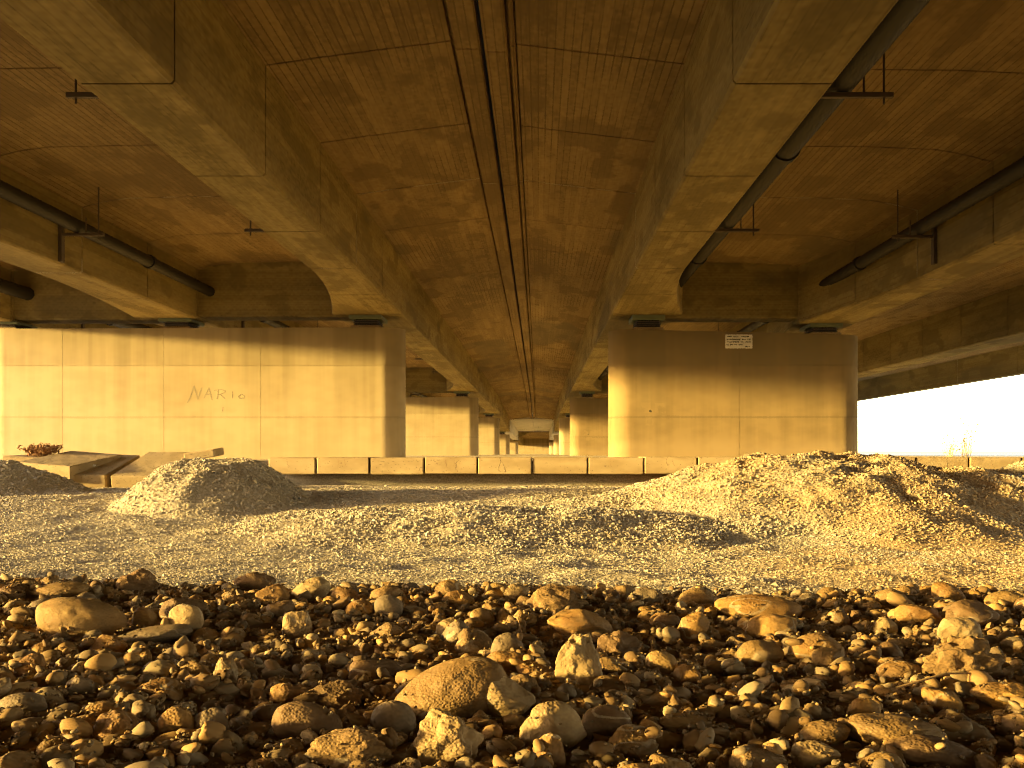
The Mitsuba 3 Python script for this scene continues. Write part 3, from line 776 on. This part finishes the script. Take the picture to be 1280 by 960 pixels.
# piers
def stadium(x0, x1, y0, y1, inset=0.0, steps=14):
    r = (y1 - y0) / 2 - inset
    cy = (y0 + y1) / 2
    xl, xr = x0 + inset + r, x1 - inset - r
    a = np.linspace(math.pi / 2, 3 * math.pi / 2, steps)
    pts = [(xl + r * math.cos(t), cy + r * math.sin(t)) for t in a] + [(xr - r * math.cos(t), cy - r * math.sin(t)) for t in a]
    return Polygon(pts)
from shapely.geometry import box as sbox
def prism(poly, z0, z1, bev=0.0):
    m = trimesh.creation.extrude_polygon(poly, z1 - z0, engine='earcut')
    m.apply_translation((0, 0, z0))
    return m
def pier(x0, x1, yc, ztop, mat, text, vjoints, lifts, group=None, name='bridge_pier', slope=0.0, detail=True):
    k = num(name)
    dz = float(drop(yc))
    y0, y1 = yc - 0.45, yc + 0.45
    zs = [-0.6] + lifts + [ztop]
    core = prism(stadium(x0, x1, y0, y1, 0.014), -0.6, ztop - 0.014)
    if detail:
        cs = [x0 - 1] + vjoints + [x1 + 1]
        for a, b in zip(zs[:-1], zs[1:]):
            for p, q in zip(cs[:-1], cs[1:]):
                piece = stadium(x0, x1, y0, y1).intersection(sbox(p + 0.003, y0 - 1, q - 0.003, y1 + 1))
                m = prism(piece, a + 0.003, b - (0.003 if b != ztop else 0))
                if b == ztop:
                    v = np.array(m.vertices); top = v[:, 2] > a + 0.2
                    v[top, 2] -= slope * (v[top, 0] - x0); m.vertices = v
                m.apply_translation((0, 0, -dz))
                put(k + '__panel', m, mat, smooth=35)
    v = np.array(core.vertices); top = v[:, 2] > 1.0
    v[top, 2] -= slope * (v[top, 0] - x0) + 0.01; core.vertices = v
    core.apply_translation((0, 0, -dz))
    put(k + '__core', core, mat, smooth=35)
    lab(k, text, 'bridge pier', group)
    return k
def bearing(x, yc, z0, z1, text, group=None):
    k = num('bridge_bearing')
    dz = float(drop(yc))
    h = z1 - z0
    put(k + '__plinth', box(x - 0.30, x + 0.30, yc - 0.40, yc + 0.40, z0 - dz - 0.03, z0 + 0.2 * h - dz, 0.008), 'block_concrete')
    put(k + '__rubber_pad', box(x - 0.23, x + 0.23, yc - 0.33, yc + 0.33, z0 + 0.2 * h - dz, z0 + 0.68 * h - dz, 0.02), 'rubber')
    for q in range(3):
        zz = z0 + (0.27 + 0.15 * q) * h - dz
        put(k + '__steel_plate', box(x - 0.245 - 0.01 * (q % 2), x + 0.245 + 0.01 * (q % 2), yc - 0.35, yc + 0.35, zz, zz + 0.012), 'steel')
    put(k + '__top_plate', box(x - 0.33, x + 0.33, yc - 0.42, yc + 0.42, z0 + 0.68 * h - dz, z1 + 0.004 - dz, 0.01), 'bearing_green')
    lab(k, text, 'bridge bearing', group)

LIFT = [0.72, 1.76]
LZ = {-3.5: 2.79, -7.35: 2.72, -10.86: 2.65}
RZ = {2.23: 2.79, 5.82: 2.62}
pnames = {20.45: 'nearest', 45.45: 'second', 70.45: 'third', 95.45: 'fourth', 135.45: 'farthest', -4.55: 'hidden'}
for i, yc in enumerate(PIER_Y):
    w = pnames[yc]
    near = yc < 50
    grp = None if 0 < yc < 100 else 'bridge piers out of clear view'
    tl = {20.45: 'long wide left pier with faint graffiti, brightest at its left end', 45.45: 'left pier of the second row, lit yellow behind the nearest left pier',
          70.45: 'left pier of the third row, narrow between the nearer left piers and the middle', 95.45: 'left pier of the fourth row, small and half hidden',
          135.45: 'left pier of the farthest row, tiny beside the vanishing point', -4.55: 'left bridge pier behind the viewpoint'}[yc]
    tr = {20.45: 'nearest right pier, stained and with a rounded sunlit left end and a white notice', 45.45: 'right pier of the second row, just left of the nearest right pier',
          70.45: 'right pier of the third row, narrow and partly hidden', 95.45: 'right pier of the fourth row, a thin strip in the distance',
          135.45: 'right pier of the farthest row, tiny beside the vanishing point', -4.55: 'right bridge pier behind the viewpoint'}[yc]
    kl = pier(-11.2, -2.74, yc, 2.50, 'pier_concrete', tl, [-9.6, -7.55, -5.6], LIFT, slope=-0.004, detail=near)
    kr = pier(1.44, 6.56, yc, 2.50, 'grimy_pier_concrete' if yc < 60 else 'pier_concrete', tr, [4.06], LIFT, slope=0.024, detail=near)
    if yc == 20.45: KL, KR = kl, kr
    if yc < 100:
        pier(10.25, 12.1, yc, 2.42, 'pier_concrete', f'{w} pier of the outer right deck, hidden behind the right piers', [], LIFT, 'piers of the outer right deck', detail=False)
        for n, (x, z) in enumerate(LZ.items()):
            side = ('right end', 'middle', 'left end')[n]
            bearing(x, yc, 2.50 + 0.004 * (x + 11.2), z, f'dark bearing on the {side} of the {w} left pier')
        for n, (x, z) in enumerate(RZ.items()):
            bearing(x, yc, 2.50 - 0.024 * (x - 1.44), z, f'dark bearing on the {("left", "right")[n]} end of the {w} right pier')
        bearing(11.0, yc, 2.42, 2.65, f'dark bearing on the {w} pier of the outer right deck', 'bearings of the outer right deck')

# the notice on the right pier: four printed lines, too small to read
S = num('notice_sign')
put(S + '__plate', box(3.765, 4.31, 19.975, 19.998, 2.105, 2.385, 0.004), 'sign_white')
rows = [(2.340, [(3.80, 3.90), (3.93, 4.04), (4.09, 4.25)]), (2.283, [(3.79, 4.07), (4.10, 4.18), (4.21, 4.28)]), (2.232, [(3.80, 4.04), (4.07, 4.13), (4.17, 4.28)]),
        (2.180, [(3.79, 3.84), (3.86, 3.92), (3.95, 4.00), (4.03, 4.13)]), (2.137, [(4.16, 4.26)])]
bits = []
for z, words in rows:
    for a, b in words:
        x = a
        while x < b - 0.008:
            w = 0.012 + 0.008 * random.random()
            h = 0.021 + 0.008 * random.random()
            bits.append(box(x, min(x + w, b), 19.972, 19.9745, z - h / 2, z + h / 2))
            x += w + 0.006
put(S + '__print', trimesh.util.concatenate(bits), 'ink')
labels[S + '__print'] = {'kind': 'stuff'}
lab(S, 'small white notice with lines of dark print near the top of the right pier', 'sign')

# faint graffiti on the left pier
def stroke(pts, w=0.016):
    out = []
    for (a, b), (c, d) in zip(pts[:-1], pts[1:]):
        l = math.hypot(c - a, d - b)
        m = trimesh.creation.box(extents=(l + w, 0.004, w))
        m.apply_transform(trimesh.transformations.rotation_matrix(-math.atan2(d - b, c - a), (0, 1, 0)))
        m.apply_translation(((a + c) / 2, 19.9975, (b + d) / 2))
        out.append(m)
    return out
def px(u, v): return ((200 + u / 8 - 673) / 62, (566 - 460 - v / 8) / 62)
G = [[(275, 345), (300, 300), (340, 180), (375, 310), (415, 200)], [(440, 300), (490, 200), (520, 320)], [(465, 262), (512, 262)],
     [(545, 224), (610, 214), (652, 228), (648, 246), (582, 268)], [(604, 264), (648, 305)], [(584, 222), (572, 308)], [(725, 235), (725, 300)],
     [(845, 275), (815, 262), (785, 285), (800, 305), (840, 300), (848, 280)],
     [(630, 395), (622, 440)]]
put(KL + '__graffiti', trimesh.util.concatenate([m for s in G for m in stroke([px(*q) for q in s])]), 'graffiti_paint')
labels[KL + '__graffiti'] = {'label': 'faint hand-drawn graffiti letters on the left pier', 'kind': 'stuff'}

# ------------------------------------------------------------------ the concrete blocks along the foot of the piers
def block(x0, x1, y0, y1, z0, z1, rng, text, group=None, M=None, loops=0, crack=0):
    k = num('concrete_block')
    m = box(x0, x1, y0, y1, z0, z1, 0.012)
    m = m.subdivide_to_size(0.16)
    v = np.array(m.vertices)
    v += (np.stack([meshkit.noise(v * 11, s) for s in (1, 2, 3)], -1) - 0.5) * 0.005
    parts = [('body', trimesh.Trimesh(v, m.faces, process=False), 'block_concrete')]
    w = x1 - x0
    for q in range(loops):
        cx = x0 + w * (0.40 + 0.04 * rng.random() + (0.13 + 0.06 * rng.random()) * q)
        pts = [(cx - 0.02 + 0.01 * rng.random(), y0 + 0.002, z1 - 0.02), (cx - 0.012, y0 + 0.001, z1 - 0.09), (cx + 0.004, y0 + 0.001, z1 - 0.12), (cx + 0.010, y0 + 0.002, z1 - 0.14)]
        parts.append(('lifting_strap', tube(pts, 0.0035, 6), 'rust'))
    for q in range(crack):
        cx = x0 + w * rng.uniform(0.2, 0.8)
        zz = np.linspace(z1 - 0.004, z0 + 0.03, 6)
        pts = [(cx + rng.normal(0, 0.018) + ((0.10 if q else -0.03) * (j / 5)), y0 + 0.001, z) for j, z in enumerate(zz)]
        parts.append(('crack', tube(pts, 0.0035, 4), 'crack'))
    for name, mesh, mat in parts:
        if M is not None: mesh.apply_transform(M)
        put(k + '__' + name, mesh, mat)
    lab(k, text, 'concrete block', group)
    return k
edges = [335, 395, 462, 530, 597, 665, 735, 805, 872, 940, 1008, 1080, 1145, 1212, 1277, 1345]
order = ['first', 'second', 'third', 'fourth', 'fifth', 'sixth', 'seventh', 'eighth', 'ninth', 'tenth', 'eleventh', 'twelfth', 'thirteenth', 'fourteenth', 'fifteenth']
BY = 15.0
for i, (a, b) in enumerate(zip(edges[:-1], edges[1:])):
    g = 0.014 + 0.012 * random.random()
    zt = -0.068 + random.uniform(-0.006, 0.006)
    text = f'{order[i]} concrete block from the left in the straight row at the foot of the piers'
    block((a - 673) / 1240 * BY + g / 2, (b - 673) / 1240 * BY - g / 2, BY + random.uniform(-0.015, 0.015), BY + 1.1, zt - 0.252, zt, RNG, text, 'concrete blocks in the row',
          loops=2 if i in (1, 3, 7, 11) else (1 if i in (0, 6, 13) else 0), crack=2 if i == 4 else 1 if i in (3, 12) else 0)

def placed(px_, py, pz, tilt, roll, yaw):
    m = trimesh.transformations.euler_matrix(math.radians(tilt), math.radians(roll), math.radians(yaw), 'sxyz')
    m[:3, 3] = (px_, py, pz)
    return m
# slid blocks: origin is the middle of the front top edge
block(-0.42, 0.43, 0, 1.4, -0.24, 0, RNG, 'tilted concrete block whose right corner is buried by the steep small heap', 'slid concrete blocks', placed(-5.82, 14.45, -0.335, 14.5, 0, -1), loops=2)
block(-0.44, 0.42, 0, 1.4, -0.24, 0, RNG, 'tilted concrete block between the other two tilted ones, a white pebble on it', 'slid concrete blocks', placed(-6.76, 14.5, -0.315, 12.0, 1.5, 2), loops=2)
block(-0.44, 0.44, 0, 1.3, -0.24, 0, RNG, 'leftmost tilted concrete block, riding up on its neighbour with a dark right side', 'slid concrete blocks', placed(-7.22, 14.45, -0.165, 7.5, 4, -9), loops=1)
block(-0.40, 0.40, 0, 1.1, -0.22, 0, RNG, 'low concrete block under the dried bush at the left edge', 'slid concrete blocks', placed(-7.75, 15.1, -0.065, 1, 3, 3))
block(-0.16, 0.30, 0, 0.7, -0.12, 0, RNG, 'small upturned corner of concrete behind the steep heap, dark on its right', 'slid concrete blocks', placed(-5.35, 15.4, 0.012, 3, -8, 5))
v, f = template('flat', 2, RNG)
put('white_pebble', trimesh.Trimesh(v * [0.05, 0.04, 0.022] + [-6.72, 14.95, -0.19], f, process=False), 'sign_white', smooth=True)
lab('white_pebble', 'small white stone lying on the middle tilted concrete block', 'stone')

# ------------------------------------------------------------------ plants
def twigs(key, cx, cy, cz, n, h, spread, r, mat, leaf, rng, up, foliage='brown_leaf'):
    stems, leaves = [], []
    for i in range(n):
        a = rng.uniform(0, 6.28)
        l = h * rng.uniform(0.45, 1.0)
        s = spread * rng.uniform(0.2, 1.0)
        p0 = np.array([cx + rng.normal(0, spread * 0.18), cy + rng.normal(0, spread * 0.18), cz - 0.03])
        p3 = p0 + [s * math.cos(a), s * math.sin(a) * 0.8, l]
        mid = (p0 + p3) / 2 + [rng.normal(0, 0.05 * h), rng.normal(0, 0.05 * h), up * l]
        t = np.linspace(0, 1, 7)[:, None]
        pts = (1 - t) ** 2 * p0 + 2 * t * (1 - t) * mid + t ** 2 * p3
        stems.append(tube(pts, np.linspace(r, r * 0.3, 7), 5))
        for q in range(leaf):
            c = pts[rng.integers(3, 7)] + rng.normal(0, 0.02, 3)
            d = rng.normal(size=3); d /= np.linalg.norm(d)
            e = np.cross(d, rng.normal(size=3)); e /= np.linalg.norm(e)
            L = rng.uniform(0.02, 0.05)
            vv = np.array([c - d * L, c + e * L * 0.35, c + d * L, c - e * L * 0.35, c + np.cross(d, e) * 0.006])
            leaves.append(trimesh.Trimesh(vv, [(0, 1, 4), (1, 2, 4), (2, 3, 4), (3, 0, 4), (0, 3, 1), (1, 3, 2)], process=False))
    put(key + '__stems', trimesh.util.concatenate(stems), mat)
    if leaves: put(key + '__leaves', trimesh.util.concatenate(leaves), foliage)
k = num('dry_bush')
twigs(k, -7.75, 15.45, -0.06, 70, 0.22, 0.28, 0.004, 'dry_stem', 9, RNG, 0.15)
lab(k, 'small dried brown bush on the low block at the left edge, before the pier', 'bush')
for cx, cy, h, n, text in ((9.75, 23.5, 0.62, 26, 'lower dry weed clump in the white opening right of the right pier'), (10.35, 24.0, 1.0, 30, 'taller dry reed clump in the white opening, right of the lower one')):
    k = num('dry_weed')
    twigs(k, cx, cy, float(ground_z(cx, cy)), n, h, 0.28, 0.004, 'straw', 2, RNG, 0.1, 'straw')
    lab(k, text, 'weed', 'dry weeds in the opening')

# two dry sticks on the stones
for (a, b, w, text) in (((1120, 868), (1240, 853), 0.004, 'thin dry stick lying in front of the dark crumbly clod'), ((640, 775), (655, 795), 0.003, 'short thin stick standing among the cobbles above the biggest boulder')):
    (x0, y0), (x1, y1) = on_bank(a[0], a[1] + 8), on_bank(b[0], b[1] + 8)
    z = lambda x, y: float(HM[min(max(int((y - GY0) / GS), 0), HM.shape[0] - 1), min(max(int((x - GX0) / GS), 0), HM.shape[1] - 1)])
    k = put('stick', tube([(x0, y0, z(x0, y0) + 0.01), ((x0 + x1) / 2, (y0 + y1) / 2, max(z(x0, y0), z(x1, y1)) + 0.022), (x1, y1, z(x1, y1) + 0.012)], [w, w * 0.8, w * 0.5], 6), 'dry_stem', smooth=True)
    lab(k, text, 'stick')
